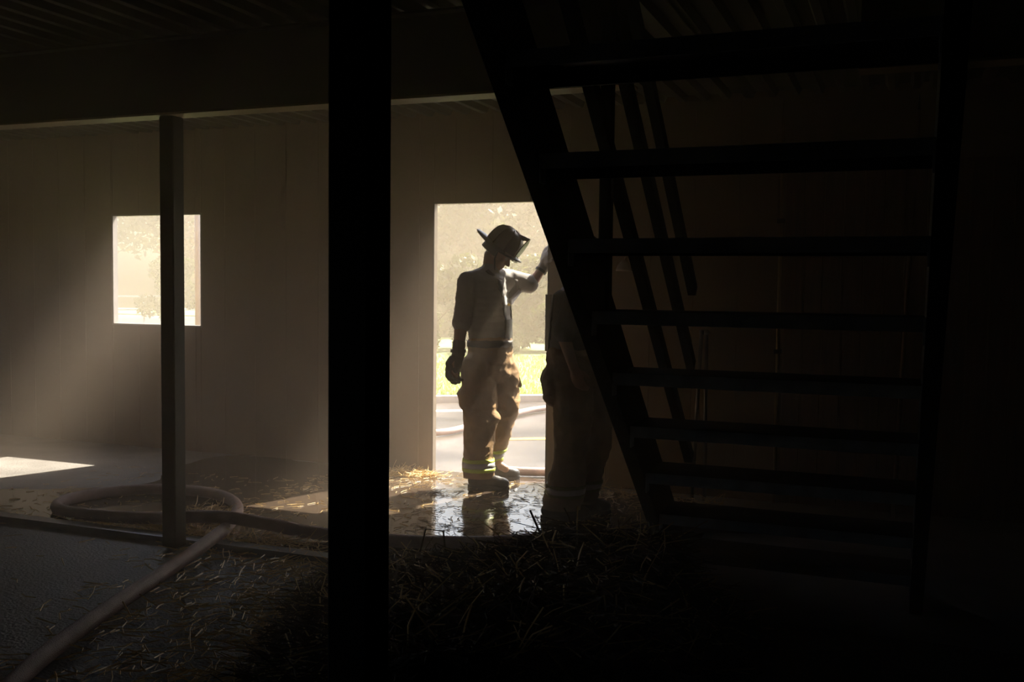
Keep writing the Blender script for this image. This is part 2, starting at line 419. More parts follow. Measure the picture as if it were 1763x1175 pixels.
# ------------------------------------------------------------------ small wall pieces right of the doorway
e = empty('vertical_conduit', (-.79, 6.90, .004), 'thin vertical pipe on the dark wall at the left edge of the boards', 'pipe')
MB().tube([(-.79, 6.905, .004), (-.79, 6.905, 2.6)], .012, 10).build('pipe', M['brass'], e, True)
for z in (.45, 1.02, 1.9): MB().box((-.815, 6.89, z), (-.765, 6.935, z+.03), .003).build('bracket', M['steel'], e)
e = empty('pike_pole', (.0, 6.7, 0), 'thin pole leaning upright against the dark boards at the far right', 'pole')
MB().tube([(-.03, 6.78, .0), (.045, 6.86, 2.6)], .014, 10).build('shaft', M['board'], e, True)
MB().tube([(.045, 6.86, 2.6), (.048, 6.863, 2.7)], [.012, .003], 8).build('point', M['steel'], e)
# bell shaped fixture on the wall behind the stairs
e = empty('wall_fixture', (-1.86, YW, 1.6), 'small pale bell-shaped fixture with a flat plate on the wall behind the stairs', 'fixture')
c = V((-1.86, 6.86, 1.585)); m_ = MB(); pr_ = [(.012, .062), (.026, .050), (.042, .028), (.052, .002), (.056, -.012), (.050, -.012), (.036, .018), (.010, .048)]
for i, (r_, z_) in enumerate(pr_):
    for k in range(20): m_.v.append(c + V((r_*math.cos(k*math.pi/10), r_*math.sin(k*math.pi/10), z_)))
for i in range(len(pr_)-1):
    for k in range(20): m_.f.append([i*20+k, i*20+(k+1) % 20, i*20+20+(k+1) % 20, i*20+20+k])
m_.build('bell_shade', M['fixture'], e, True)
MB().tube([c+V((0, 0, .05)), c+V((.01, .02, .085)), c+V((.02, .085, .085))], .009, 8).build('bracket_arm', M['fixture'], e)
MB().prism([V((-1.845, 6.90, 1.665)), V((-1.825, 6.90, 1.68)), V((-1.77, 6.90, 1.60)), V((-1.785, 6.90, 1.575)), V((-1.815, 6.90, 1.60))], (0, .012, 0)).build('plate', M['fixture'], e)
# tools standing in the dark behind the stairs
for i, (x, y, lean, label) in enumerate(((-1.33, 6.80, .02, 'left of two thin metal rods standing in the dark behind the lower steps'), (-1.24, 6.78, -.03, 'right of two thin metal rods standing in the dark behind the lower steps'))):
    e = empty('metal_rod', (x, y, 0), label, 'rod')
    MB().tube([(x, y, 0), (x+lean, y+.12, 1.15)], .013, 10).build('shaft', M['sill'], e, True)
    MB().ball((x+lean, y+.12, 1.15), .02).build('knob', M['sill'], e, True)

# ------------------------------------------------------------------ wet floor
def puddle(name, pts, z, label):
    bm = bmesh.new(); P = bez([(x, y, z) for x, y in pts+pts[:1]], 7)[:-1]
    P = [p + V((noise.noise(p*3.1)*.10+noise.noise(p*9)*.035, noise.noise(p*2.7+V((5, 1, 0)))*.07+noise.noise(p*8+V((3, 3, 3)))*.03, 0)) for p in P]
    P = [V((p.x, max(min(p.y, YW+.30), 4.535), z)) for p in P]
    top = [bm.verts.new(p) for p in P]; bot = [bm.verts.new(p-V((0, 0, z+.0005))) for p in P]
    bm.faces.new(top); n = len(P)
    for i in range(n): bm.faces.new([top[i], bot[i], bot[(i+1) % n], top[(i+1) % n]])
    bmesh.ops.recalc_face_normals(bm, faces=bm.faces[:])
    bmesh.ops.triangulate(bm, faces=[f_ for f_ in bm.faces if len(f_.verts) > 4])
    m = MB().bm(bm); o = m.build(name, M['wet'])
    return tag(o, label, 'puddle')
puddle('puddle', [(-5.9, 4.55), (-5.85, 4.9), (-5.75, 5.12), (-5.55, 5.22), (-5.2, 5.42), (-5.05, 5.75), (-5.3, 6.25), (-5.25, 6.93), (-4.6, 6.93), (-3.8, 6.93), (-3.4, 7.0), (-2.4, 7.0), (-1.9, 6.8), (-1.3, 6.7), (-1.05, 6.0), (-1.05, 5.2), (-1.2, 4.55), (-2.0, 4.5), (-3.2, 4.5), (-4.5, 4.5)], .0035,
       'wide shallow brown puddle covering the floor from the hose coil to the doorway')

# ------------------------------------------------------------------ hoses
def hose(pts, r, label, mt, n=10):
    o = MB().tube(bez(pts, n), r, 14).build('fire_hose', mt, None, True)
    return tag(o, label, 'hose')
R_ = .037
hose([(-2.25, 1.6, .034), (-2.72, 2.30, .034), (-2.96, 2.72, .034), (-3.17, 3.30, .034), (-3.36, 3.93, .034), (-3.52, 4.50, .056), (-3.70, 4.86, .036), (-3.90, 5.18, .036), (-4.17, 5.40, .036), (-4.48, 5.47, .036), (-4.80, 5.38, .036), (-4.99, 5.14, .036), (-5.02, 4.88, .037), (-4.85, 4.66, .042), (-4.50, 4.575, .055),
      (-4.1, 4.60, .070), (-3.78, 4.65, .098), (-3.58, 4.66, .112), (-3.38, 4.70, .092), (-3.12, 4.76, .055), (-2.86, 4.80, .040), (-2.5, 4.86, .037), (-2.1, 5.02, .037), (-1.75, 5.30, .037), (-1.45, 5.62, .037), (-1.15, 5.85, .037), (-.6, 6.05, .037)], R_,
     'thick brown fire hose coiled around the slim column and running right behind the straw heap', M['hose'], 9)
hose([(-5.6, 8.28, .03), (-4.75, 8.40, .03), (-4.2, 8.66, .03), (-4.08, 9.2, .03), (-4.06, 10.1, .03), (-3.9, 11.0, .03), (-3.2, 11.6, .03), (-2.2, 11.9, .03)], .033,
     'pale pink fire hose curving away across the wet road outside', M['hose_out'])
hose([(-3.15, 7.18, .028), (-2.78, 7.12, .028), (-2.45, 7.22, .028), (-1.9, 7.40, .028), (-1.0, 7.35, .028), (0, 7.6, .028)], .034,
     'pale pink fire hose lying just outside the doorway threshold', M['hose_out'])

# ------------------------------------------------------------------ straw
def strands(name, pos, length, width, mt, label, cat, flat=.25, seed=1, lift=.004, extra=None):
    """many bent ribbons of straw joined as one stuff object"""
    rg = np.random.default_rng(seed); n = len(pos); vs = []; fs = []
    az = rg.uniform(0, 2*math.pi, n); el = rg.normal(0, flat, n); L = rg.uniform(.4, 1.2, n)*length; W = rg.uniform(.6, 1.3, n)*width; bend = rg.normal(0, .35, n)
    for i in range(n):
        c = V(pos[i]); e_ = abs(el[i]) if extra is None else el[i]
        d = V((math.cos(az[i])*math.cos(e_), math.sin(az[i])*math.cos(e_), math.sin(e_)))
        s_ = V((-math.sin(az[i]), math.cos(az[i]), 0))*W[i]*.5; up = d.cross(s_).normalized()*W[i]*.5
        a = c; b = c + d*L[i]*.5 + s_*0; k = d + s_.normalized()*bend[i] + V((0, 0, -.25*abs(bend[i]))); e = b + k.normalized()*L[i]*.5
        if e.z < lift: e.z = lift
        if b.z < lift: b.z = lift
        j = len(vs)
        for p in (a, b, e):
            vs += [p+s_, p+up*1.1, p-s_]
        fs += [[j, j+1, j+4, j+3], [j+1, j+2, j+5, j+4], [j+3, j+4, j+7, j+6], [j+4, j+5, j+8, j+7]]
    o = mesh_obj(name, vs, fs, mt)
    return tag(o, label, cat, None, 'stuff')
# the heap
def heap_h(x, y):
    crest = .10 + .33*math.exp(-((x+1.15)/.62)**2) + .05*math.exp(-((x+2.1)/.35)**2)
    # left border runs from (-2.85,4.5) to (-2.2,3.1) and on
    lb = -2.95 + (4.5-y)*.43
    fx = min(max((x-lb)/.45, 0), 1)*min(max((-.42-x)/.5, 0), 1)
    fy = min(max((4.40-y)/.38, 0), 1)*min(max((y-1.9)/.5, 0), 1)
    sm = lambda q: q*q*(3-2*q)
    h = crest*sm(fx)*sm(fy)
    return h*(1+.22*noise.noise(V((x*3, y*3, 0)))) + .03*noise.noise(V((x*11, y*11, 2)))*sm(fx)*sm(fy)
nx, ny = 90, 90; vs = []; fs = []
for i in range(nx+1):
    for j in range(ny+1):
        x = -3.1+2.75*i/nx; y = 1.8+2.62*j/ny
        vs.append((x, y, max(heap_h(x, y), 0)-.006))
for i in range(nx):
    for j in range(ny):
        a = i*(ny+1)+j
        if max(vs[k][2] for k in (a, a+1, a+ny+1, a+ny+2)) > .004: fs.append([a, a+ny+1, a+ny+2, a+1])
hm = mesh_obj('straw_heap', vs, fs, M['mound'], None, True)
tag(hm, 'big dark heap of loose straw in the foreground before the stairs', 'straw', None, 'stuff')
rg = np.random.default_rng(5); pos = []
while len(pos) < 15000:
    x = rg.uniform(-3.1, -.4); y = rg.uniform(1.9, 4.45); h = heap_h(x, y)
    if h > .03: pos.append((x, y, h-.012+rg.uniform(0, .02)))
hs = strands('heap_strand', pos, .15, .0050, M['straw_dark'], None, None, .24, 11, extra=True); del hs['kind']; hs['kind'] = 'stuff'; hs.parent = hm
pos = []
while len(pos) < 1200:
    x = rg.uniform(-3.1, -.4); y = rg.uniform(2.4, 4.45); h = heap_h(x, y)
    if h > .02: pos.append((x, y, h+.0+rg.uniform(0, .02)))
hs = strands('pale_strand', pos, .16, .0055, M['straw'], None, None, .45, 12, extra=True); hs.parent = hm; hs['label'] = 'pale golden straw lying on top of the heap'
# loose straw on the near floor
pos = []
for _ in range(1500):
    q = rg.uniform() ** .7
    y = rg.uniform(2.3, 4.38); x = (-2.95+(4.5-y)*.43) + .25 - q*rg.uniform(.0, 1.35)
    pos.append((x, y, .001+rg.uniform(0, .012)))
for _ in range(35): pos.append((rg.uniform(-5.0, -3), rg.uniform(3.2, 4.38), .002))
strands('loose_straw', pos, .12, .006, M['straw'], 'loose straw scattered over the near concrete left of the heap', 'straw', .12, 21)
pos = []
for _ in range(420): pos.append((rg.normal(-3.95, .45), abs(rg.normal(0, .05))+4.545, .006+rg.uniform(0, .02)))
for _ in range(260): pos.append((rg.normal(-3.92, .12), rg.normal(5.0, .07), .006+rg.uniform(0, .035)))
for _ in range(160): pos.append((rg.normal(-3.2, .3), rg.normal(4.6, .06), .006+rg.uniform(0, .02)))
strands('straw_tuft', pos, .10, .0045, M['straw'], 'matted straw caught around the hose coil and the sill', 'straw', .3, 22)
pos = []
for _ in range(1100): 
    pos.append((rg.uniform(-4.1, -1.15), rg.uniform(4.7, 6.85), .0045+rg.uniform(0, .004)))
for _ in range(260): pos.append((rg.uniform(-5.8, -3.9), rg.uniform(4.6, 6.2), .0045))
strands('wet_straw', pos, .075, .005, M['straw'], 'wet bits of straw floating on the brown puddle', 'straw', .06, 23)
pos = []
for _ in range(260): pos.append((rg.normal(-2.4, .28), rg.normal(5.35, .42), .0045+rg.uniform(0, .006)))
for _ in range(50): pos.append((rg.normal(-2.42, .05), rg.normal(6.0, .05), .005+rg.uniform(0, .02)))
for _ in range(60): pos.append((rg.normal(-3.0, .07), rg.normal(6.2, .03), .005+rg.uniform(0, .01)))
strands('sodden_straw', pos, .08, .0035, M['straw_dark'], 'dark sodden straw strewn on the shining wet floor before the doorway', 'straw', .1, 24)
pos = []
for _ in range(420): pos.append((rg.normal(-3.52, .16), YW-.03-abs(rg.normal(0, .10))-.10, .005+rg.uniform(0, .02)))
for _ in range(240): pos.append((rg.uniform(-2.3, -1.1), YW-.14-abs(rg.normal(0, .25)), .005+rg.uniform(0, .02)))
strands('door_straw', pos, .11, .0055, M['straw'], 'lit straw gathered at the foot of the wall beside the doorway', 'straw', .3, 25)
def stalk(pts, r, mt, label):
    o = MB().tube(bez(pts, 5) if len(pts) < 4 else [V(p) for p in pts], r, 6).build('straw_stalk', mt, None, True); return tag(o, label, 'stalk')
stalk([(-2.03, 4.02, .20), (-2.00, 4.03, .345), (-1.925, 4.06, .335), (-1.91, 4.06, .22)], .0045, M['straw_dark'], 'dark bent stalk standing like a staple on the left of the heap')
stalk([(-1.42, 3.98, .38), (-1.445, 3.98, .43), (-1.475, 3.98, .49)], .005, M['straw_dark'], 'dark curved stalk sticking up from the heap before the walking man')
stalk([(-1.03, 4.1, .33), (-1.01, 4.1, .40), (-.995, 4.1, .445)], .005, M['straw'], 'pale stalk sticking up from the heap next to the stair foot')

# ------------------------------------------------------------------ people
def hand(mb, wrist, d, palm_n, thumb, sc=1.0, curl=.6, fat=1.0):
    """five-fingered hand: d = direction of the fingers, palm_n = side the fingers close to, thumb = side of the thumb"""
    d = V(d).normalized(); pn = V(palm_n); pn = (pn - d*pn.dot(d)).normalized(); th = V(thumb); th = (th - d*th.dot(d) - pn*th.dot(pn)).normalized()
    w0 = V(wrist)
    mb.ell(w0 + d*.048*sc, [d*.056*sc, th*.044*sc*fat, pn*.019*sc*fat], 12, 8)
    mb.limb([w0-d*.02*sc, w0+d*.03*sc], [.027*sc*fat, .027*sc*fat])
    for i, (o_, l_) in enumerate(((.033, .92), (.011, 1.0), (-.011, .94), (-.033, .76))):
        p = w0 + d*(.088-.006*abs(i-1))*sc + th*o_*sc*fat; a = 0; pts = [p - d*.02*sc, p]
        for seg, ln in enumerate((.042, .027, .022)):
            a += curl*(1.0 if seg else .7)
            p = p + (d*math.cos(a) + pn*math.sin(a))*ln*l_*sc; pts.append(p)
        mb.limb(pts, [.0105*sc*fat, .0105*sc*fat, .0098*sc*fat, .009*sc*fat, .008*sc*fat])
    p = w0 + d*.02*sc + th*.030*sc*fat; q = p + (th*.75+d*.75+pn*.25).normalized()*.045*sc; r_ = q + (d*.9+pn*.55).normalized()*.034*sc
    mb.limb([p, q, r_], [.014*sc*fat, .0115*sc*fat, .009*sc*fat])
def boot(P, name, ankle, toe_dir, parent, sc=1.0):
    d = V((toe_dir[0], toe_dir[1], 0)).normalized(); s_ = V((-d.y, d.x, 0)); a = V((ankle[0], ankle[1], 0)); z0 = ankle[2]
    m = MB(); U = V((0, 0, 1)); a = a + U*z0
    m.limb([a+U*.26, a+U*.10, a+U*.07-d*.01], [.062, .056, .056]); m.ell(a-d*.045+U*.052, [d*.055, s_*.043, U*.050]); m.ell(a+d*.07+U*.055, [d*.11, s_*.048, U*.050]); m.ell(a+d*.150+U*.046, [d*.062, s_*.052, U*.042])
    v, f, nr = remesh(m, .009, 3)
    v = [V((p.x, p.y, max(p.z, z0+.020))) for p in v]
    b = mesh_obj(name, v, f, M['rubber'], parent, True)
    so_ = []
    for k in range(28):
        t_ = 2*math.pi*k/28; cx = math.cos(t_); x_ = .055 + cx*.155
        wd = .050 if cx > -.2 else .044
        so_.append(a + d*x_ + s_*math.sin(t_)*wd*(.9+.15*cx))
    MB().prism([q + U*.0 for q in so_], U*.024).build('sole', M['black'], b)
    return b

def folds(amp, f1, seed):
    o = V((seed, seed*2.3, seed*.7))
    def w(p, n_):
        a = noise.noise(V((p.x*f1, p.y*f1, p.z*f1*2.2))+o); b = noise.noise(V((p.x*f1*2.2+p.z*6, p.y*f1*2.2-p.z*6, p.z*f1*2))+o)
        return amp*(1-2*abs(a))*.8 + amp*.5*(1-2*abs(b))
    return w

def head_shapes(mb, O, fw, sd_, up):
    """head with a face; O is the head centre, fw forwards, sd_ to its left, up"""
    mb.ell(O + up*.025 - fw*.008, [fw*.094, sd_*.074, up*.098], 20, 14)      # skull
    mb.ell(O - up*.045 + fw*.022, [fw*.068, sd_*.058, up*.078], 18, 12)      # lower face
    mb.ell(O - up*.098 + fw*.060, [fw*.026, sd_*.028, up*.020], 12, 8)       # chin
    mb.ell(O + up*.022 + fw*.072, [fw*.022, sd_*.052, up*.014], 12, 8)       # brow
    mb.limb([O + up*.012 + fw*.086, O - up*.028 + fw*.112], [.010, .014]); mb.ell(O - up*.030 + fw*.100, [fw*.016, sd_*.019, up*.010], 10, 7)
    mb.ell(O - up*.060 + fw*.082, [fw*.014, sd_*.025, up*.007], 10, 7); mb.ell(O - up*.073 + fw*.080, [fw*.014, sd_*.022, up*.008], 10, 7)
    for k in (-1, 1):
        mb.ell(O + sd_*k*.076 - up*.012 - fw*.012, [fw*.018, sd_*.010, up*.030], 10, 8)   # ears
        mb.ell(O + sd_*k*.040 - up*.022 + fw*.062, [fw*.022, sd_*.022, up*.022], 10, 7)   # cheeks
U3 = V((0, 0, 1))

# ---- man in the doorway
k1 = .00428; B1 = V((-2.864, 6.703, 0)); r1 = V((.920, .392, 0)); t1 = V((.392, -.920, 0))
def H(x, y, t=0.0): return B1 + r1*((x-830)*k1) + t1*t + U3*((833-y)*k1)
man = empty('person', B1, 'firefighter in black helmet, grey T-shirt and tan turnout trousers leaning in the doorway, head bowed', 'person')
ph = math.radians(24); tf = r1*math.cos(ph) + t1*math.sin(ph); tl = r1*math.sin(ph) - t1*math.cos(ph)    # chest forwards, his left
# head frame
hf2 = (r1*math.cos(.28) + t1*math.sin(.28)); HF = (hf2*.795 - U3*.607).normalized(); HS = U3.cross(hf2).normalized(); HU = HF.cross(HS).normalized()
HC = H(856, 423, .02)
HO = HC + HF*.030 - HU*.050
# joints
shR, elR, wrR = H(803, 488, .13), H(792, 560, .15), H(787, 611, .19)
shL, elL, wrL = H(872, 482, -.10), H(912, 489, -.10), H(933, 458, -.12)
hipR, knR, anR = H(822, 632, .09), H(826, 722, .15), H(828, 808, .20)
hipL, knL, anL = H(855, 628, -.09), H(872, 700, -.04), H(848, 800, -.12)
chest, belly, waist, pelv = H(836, 510, 0), H(841, 560, .02), H(841, 602, .02), H(840, 628, .015)
bd = MB(); head_shapes(bd, HO, HF, HS, HU)
bd.limb([HO - HU*.05 - HF*.03, H(840, 468, .0)], [.060, .062]); bd.limb([H(842, 462, 0), H(838, 482, 0)], [.062, .085])
for i in range(9):
    q = i/8; c_ = H(837, 482, 0).lerp(belly, q); bd.ell(c_, [tl*(.165-.03*q), tf*(.095+.01*q), U3*.06])
for i in range(5): bd.ell(belly.lerp(pelv, i/4), [tl*.145, tf*.10, U3*.07])
for a, b in ((shR, shL),): bd.limb([a, H(838, 480, 0), b], [.06, .075, .06])
bd.limb([shR, elR, wrR], [.054, .050, .038]); bd.limb([shL, elL, wrL], [.052, .043, .031])
bd.limb([hipR, knR, anR], [.085, .058, .042]); bd.limb([hipL, knL, anL], [.085, .058, .042])
hand(bd, wrR, H(772, 653, .20)-H(787, 611, .19), tf, r1*-1, 1.0, .55); hand(bd, wrL, H(938, 430, -.12)-wrL, r1*.8-t1*.4, t1, .95, .25)
bd.limb([anR, anR+hf2*.12-U3*.05], [.04, .03]); bd.limb([anL, anL+hf2*.1-U3*.05], [.04, .03])
skin('body', bd, .0085, M['skin'], man, 4)
for k in (-1, 1): MB().ball(HO + HS*k*.032 + HF*.078 + HU*.002, .012).build('eye', M['eye'], man, True)
# shirt
sh = MB()
for i in range(13):
    q = i/12; c_ = H(836, 484, 0).lerp(H(842, 612, .02), q)
    wv = .185 - .020*q if q < .5 else .175; sh.ell(c_, [tl*wv, tf*(.128 + .030*math.sin(q*3.0)), U3*.06], 20, 10)
sh.limb([shR, H(838, 478, 0), shL], [.072, .088, .072]); sh.limb([H(838, 476, 0), H(841, 463, 0)], [.080, .066])
sh.limb([shR, shR.lerp(elR, .45), shR.lerp(elR, .95)], [.080, .072, .066]); sh.limb([shL, shL.lerp(elL, .55), shL.lerp(elL, .9)], [.080, .070, .068])
shirt, tshirt = skin('t_shirt', sh, .010, M['shirt'], man, 5, folds(.006, 7, 3))
# trousers: high waist, baggy legs
pn = MB()
for i in range(9):
    q = i/8; pn.ell(H(842, 585, .02).lerp(pelv, q), [tl*(.172+.012*q), tf*(.150+.005*q), U3*.05], 20, 10)
pn.ell(pelv - U3*.03, [tl*.19, tf*.160, U3*.11], 20, 10)
lf = r1*math.cos(.40) + t1*math.sin(.40)
pn.flat([hipR, H(824, 680, .12), knR, H(823, 770, .18), H(824, 804, .20)], [.125, .118, .112, .100, .108], [.150, .140, .128, .112, .112], lf)
pn.flat([hipL, H(866, 665, -.06), knL, H(861, 750, -.08), H(848, 794, -.12)], [.100, .098, .080, .064, .064], [.150, .145, .125, .100, .085], lf)
pn.ell(H(880, 654, -.05), [r1*.045, t1*.09, U3*.13]); pn.ell(H(864, 622, -.05), [r1*.07, t1*.12, U3*.12]); pn.ell(H(800, 680, .14), [r1*.05, t1*.08, U3*.09])
pn.ell(H(846, 712, .18), [r1*.05, t1*.06, U3*.05])
def crop_low(v, z): return [V((p.x, p.y, max(p.z, z))) for p in v]
trous, ttr = skin('turnout_trousers', pn, .011, M['bunker'], man, 3, folds(.013, 6, 9), .085)
def ring(c, rad, n=40): return [V(c) + V((math.cos(2*math.pi*i/n)*rad, math.sin(2*math.pi*i/n)*rad, 0)) for i in range(n)]
for cx, tt, lo in ((824, .195, -1), (849, -.118, -5)):
    for (ya, yb, mt) in ((782, 788, 'lime'), (788, 797, 'silver'), (797, 803, 'lime')):
        y_ = (ya+yb)/2+lo; c_ = H(cx + (3 if tt < 0 else 0)*(800-y_)/16, y_, tt)
        ribbon('reflective_band', ring(c_, .118 if tt > 0 else .09), (yb-ya)*k1, U3, ttr, M[mt], trous, .006, True, 2)
# black waist panel and belt, suspenders
ribbon('waist_panel', [H(842, 590, .02) + (tl*math.sin(a)*.21 + tf*math.cos(a)*.19) for a in [i*2*math.pi/48 for i in range(48)]], .05, U3, ttr, M['black'], trous, .006, True, 3)
for s0 in (-.085, .085):
    fr = [H(838, 472, 0)+tl*s0+tf*.02 + U3*.02] + [H(836+q*6, 482+q*105, 0) + tl*(s0*(1-.15*q)) + tf*.20 for q in [i/10 for i in range(11)]]
    ribbon('suspender', fr, .040, tl, tshirt, M['black'], man, .007, False, 3)
    bk = [H(838, 472, 0)+tl*s0-tf*.02 + U3*.02] + [H(836+q*6, 482+q*105, 0) + tl*(s0*(1-.6*q)) - tf*.20 for q in [i/10 for i in range(11)]]
    ribbon('suspender', bk, .040, tl, tshirt, M['black'], man, .007, False, 3)
    ribbon('buckle', [H(839+q, 508+q*6, 0) + tl*s0*.95 + tf*.20 for q in (0, 1, 2)], .046, tl, tshirt, M['silver'], man, .012, False, 2)
ribbon('dark_belly_pad', [H(841, 548+q*32, .02) + tf*.22 + tl*.03 for q in (0, .25, .5, .75, 1, 1.2)], .22, tl, tshirt, M['black'], man, .010, False, 10)
ribbon('name_tag', [H(840, 518+q*8, 0) + tf*.20 + tl*.0 for q in (0, .5, 1)], .03, tl, tshirt, M['tag'], man, .010, False, 2)
# side pocket flaps
MB().prism([H(884, 636, -.02), H(890, 640, -.02), H(897, 664, -.02), H(893, 668, -.02), H(886, 655, -.02)], t1*-.10).build('pocket_flap', M['bunker_dark'], trous)
# gloves
g = MB(); hand(g, wrR + (wrR-elR).normalized()*.0, H(772, 653, .20)-H(787, 611, .19), tf*.8+t1*.2, r1*-1, 1.30, .62, 1.38)
g.limb([wrR.lerp(elR, .40), wrR.lerp(elR, .1), wrR], [.050, .046, .044]); gl, _ = skin('glove', g, .006, M['glove_shaded'], man, 3)
MB().tube([wrR.lerp(elR, .18)+U3*.012, wrR.lerp(elR, .18)-U3*.010], [.056, .056], 16).build('wrist_strap', M['black'], gl)
g = MB(); hand(g, wrL, H(939, 428, -.12)-wrL, r1*.8-t1*.4, t1, 1.16, .28, 1.2); g.limb([wrL.lerp(elL, .12), wrL], [.042, .042]); gl, _ = skin('glove', g, .006, M['glove'], man, 3)
ax = (elL-wrL).normalized(); MB().tube([wrL+ax*.028, wrL+ax*.048], [.045, .045], 16).build('wrist_strap', M['black'], gl)
boot(H, 'boot', anR - U3*(anR.z-.004) + U3*0, r1*.96 + t1*.28, man); boot(H, 'boot', V((anL.x, anL.y, .004)), r1*.98 - t1*.15, man)

# helmet
hel = MB()
def HP(a, s, u): return HC + HF*a + HS*s + HU*u
rg_n = 24; prof = [(1.0, -.005), (1.0, .02), (.97, .06), (.88, .10), (.70, .130), (.42, .147), (.15, .153)]
for sc_, z_ in prof:
    for k in range(rg_n):
        a = 2*math.pi*k/rg_n; ridge = 1 + .035*math.cos(4*a)*(.5 if sc_ < .9 else .2)
        hel.v.append(HP(.020 + .128*sc_*math.cos(a)*ridge, .106*sc_*math.sin(a)*ridge, z_))
for i in range(len(prof)-1):
    for k in range(rg_n): hel.f.append([i*rg_n+k, i*rg_n+(k+1) % rg_n, (i+1)*rg_n+(k+1) % rg_n, (i+1)*rg_n+k])
hel.f.append([(len(prof)-1)*rg_n+k for k in range(rg_n)])
hel = hel.build('helmet', M['helmet'], man, True)
hb = MB(); n_ = 48
def brim_r(a):
    c_ = math.cos(a); back = max(0, -c_)
    return .150 + .045*max(0, c_)**2 + .062*back**2.2
for ring_, (mul, dz) in enumerate(((None, 0), (1.0, 0), (1.0, -.007), (None, -.007))):
    for k in range(n_):
        a = 2*math.pi*k/n_
        if mul is None: x_, y_ = .020+.120*math.cos(a), .098*math.sin(a); z_ = dz
        else:
            R0 = brim_r(a); x_, y_ = .008+R0*math.cos(a), R0*.93*math.sin(a); z_ = dz - .022*abs(math.sin(a))**2 - .006*max(0, -math.cos(a)) 
        hb.v.append(HP(x_, y_, z_))
for i in range(3):
    for k in range(n_): hb.f.append([i*n_+k, i*n_+(k+1) % n_, (i+1)*n_+(k+1) % n_, (i+1)*n_+k])
hb.build('brim', M['helmet'], hel, True)
for a0 in range(8):
    a = a0*math.pi/4 + math.pi/8
    MB().tube([HP(.020+.130*s_*math.cos(a), .108*s_*math.sin(a), z_+.002) for s_, z_ in prof], .0045, 6).build('rib', M['helmet'], hel, True)
MB().prism([HP(.150, -.05, .012), HP(.150, .05, .012), HP(.150, .062, .08), HP(.150, .045, .135), HP(.150, 0, .172), HP(.150, -.045, .135), HP(.150, -.062, .08)], HF*.007 ).build('front_shield', M['helmet'], hel)
MB().prism([HP(-.06, -.006, .146), HP(.06, -.006, .150), HP(.156, -.006, .172), HP(.156, -.006, .150), HP(.10, -.006, .120), HP(.02, -.006, .140)], HS*.012).build('shield_holder', M['helmet'], hel)
MB().tube([HP(-.185 + .014*math.cos(a), .014*math.sin(a), -.026+.004*math.cos(a)) for a in [i*2*math.pi/12 for i in range(13)]], .003, 6, False).build('hanger_ring', M['brass'], hel, True)
# visor, flipped along the brim front
vz = MB(); n_ = 14
for rr, zz in ((.168, .004), (.184, -.026), (.180, -.026), (.164, .004)):
    for k in range(n_+1):
        a = -1.0 + 2.0*k/n_; vz.v.append(HP(.0+rr*math.cos(a), rr*.82*math.sin(a), zz))
for i in range(3):
    for k in range(n_): vz.f.append([i*(n_+1)+k, i*(n_+1)+k+1, (i+1)*(n_+1)+k+1, (i+1)*(n_+1)+k])
vz.build('visor', M['lens'], hel, True)
ef = MB(); n_ = 20
for rr, zz in ((1.0, -.004), (1.06, -.075), (1.0, -.078), (.94, -.004)):
    for k in range(n_+1):
        a = math.pi*.42 + math.pi*1.16*k/n_; ef.v.append(HP(.012+.115*rr*math.cos(a), .098*rr*math.sin(a), zz))
for i in range(3):
    for k in range(n_): ef.f.append([i*(n_+1)+k, i*(n_+1)+k+1, (i+1)*(n_+1)+k+1, (i+1)*(n_+1)+k])
ef.build('ear_flap', M['black'], hel, True)
for k in (-1, 1):
    MB().tube([HP(.03, .095*k, -.01), HP(.05, .085*k, -.09), HP(.095, .045*k, -.165), HP(.105, 0, -.172)], .006, 6).build('chin_strap', M['black'], hel, True)

# ---- man walking out of sight behind the stairs
k2 = .00367; B2 = V((-1.973, 5.933, 0)); r2 = V((.949, .316, 0)); t2 = V((.316, -.949, 0))
def G(x, y, t=0.0): return B2 + r2*((x-970)*k2) + t2*t + U3*((890-y)*k2)
mn = empty('person', B2, 'man in navy shirt and dark turnout trousers striding right, half hidden behind the stairs', 'person')
f2 = r2; l2 = U3.cross(f2).normalized()      # he faces right; his left is away from the camera
nk = G(990, 478, 0); O2 = G(1004, 438, 0)
sR, eR, wR = G(988, 512, .20), G(966, 574, .25), G(984, 628, .25)
sL, eL, wL = G(990, 512, -.20), G(1012, 580, -.24), G(1040, 610, -.2)
hR, kR, aR = G(982, 648, .09), G(982, 762, .10), G(958, 862, .09)
hL, kL, aL = G(992, 648, -.09), G(1026, 752, -.09), G(996, 860, -.10)
b2 = MB(); hF = (f2*.97 - U3*.2).normalized(); hU = hF.cross(l2).normalized()
head_shapes(b2, O2, hF, l2, hU); b2.limb([O2 - U3*.06 - f2*.02, nk, G(984, 500, 0)], [.058, .060, .08])
for i in range(9): b2.ell(G(984, 505, 0).lerp(G(980, 640, 0), i/8), [l2*.16, f2*.10, U3*.07])
b2.limb([sR, nk-U3*.08, sL], [.06, .07, .06]); b2.limb([sR, eR, wR], [.052, .043, .031]); b2.limb([sL, eL, wL], [.052, .043, .031])
b2.limb([hR, kR, aR], [.085, .058, .042]); b2.limb([hL, kL, aL], [.085, .058, .042]); b2.limb([aR, aR+f2*.12-U3*.05], [.04, .03]); b2.limb([aL, aL+f2*.12-U3*.05], [.04, .03])
hand(b2, wR, wR-eR, f2*.5-t2*.8, f2, 1.0, .5); hand(b2, wL, wL-eL, -U3, -f2, 1.0, .5)
skin('body', b2, .009, M['skin'], mn, 4)
for k in (-1, 1): MB().ball(O2 + l2*k*.032 + hF*.080 + hU*.002, .012).build('eye', M['eye'], mn, True)
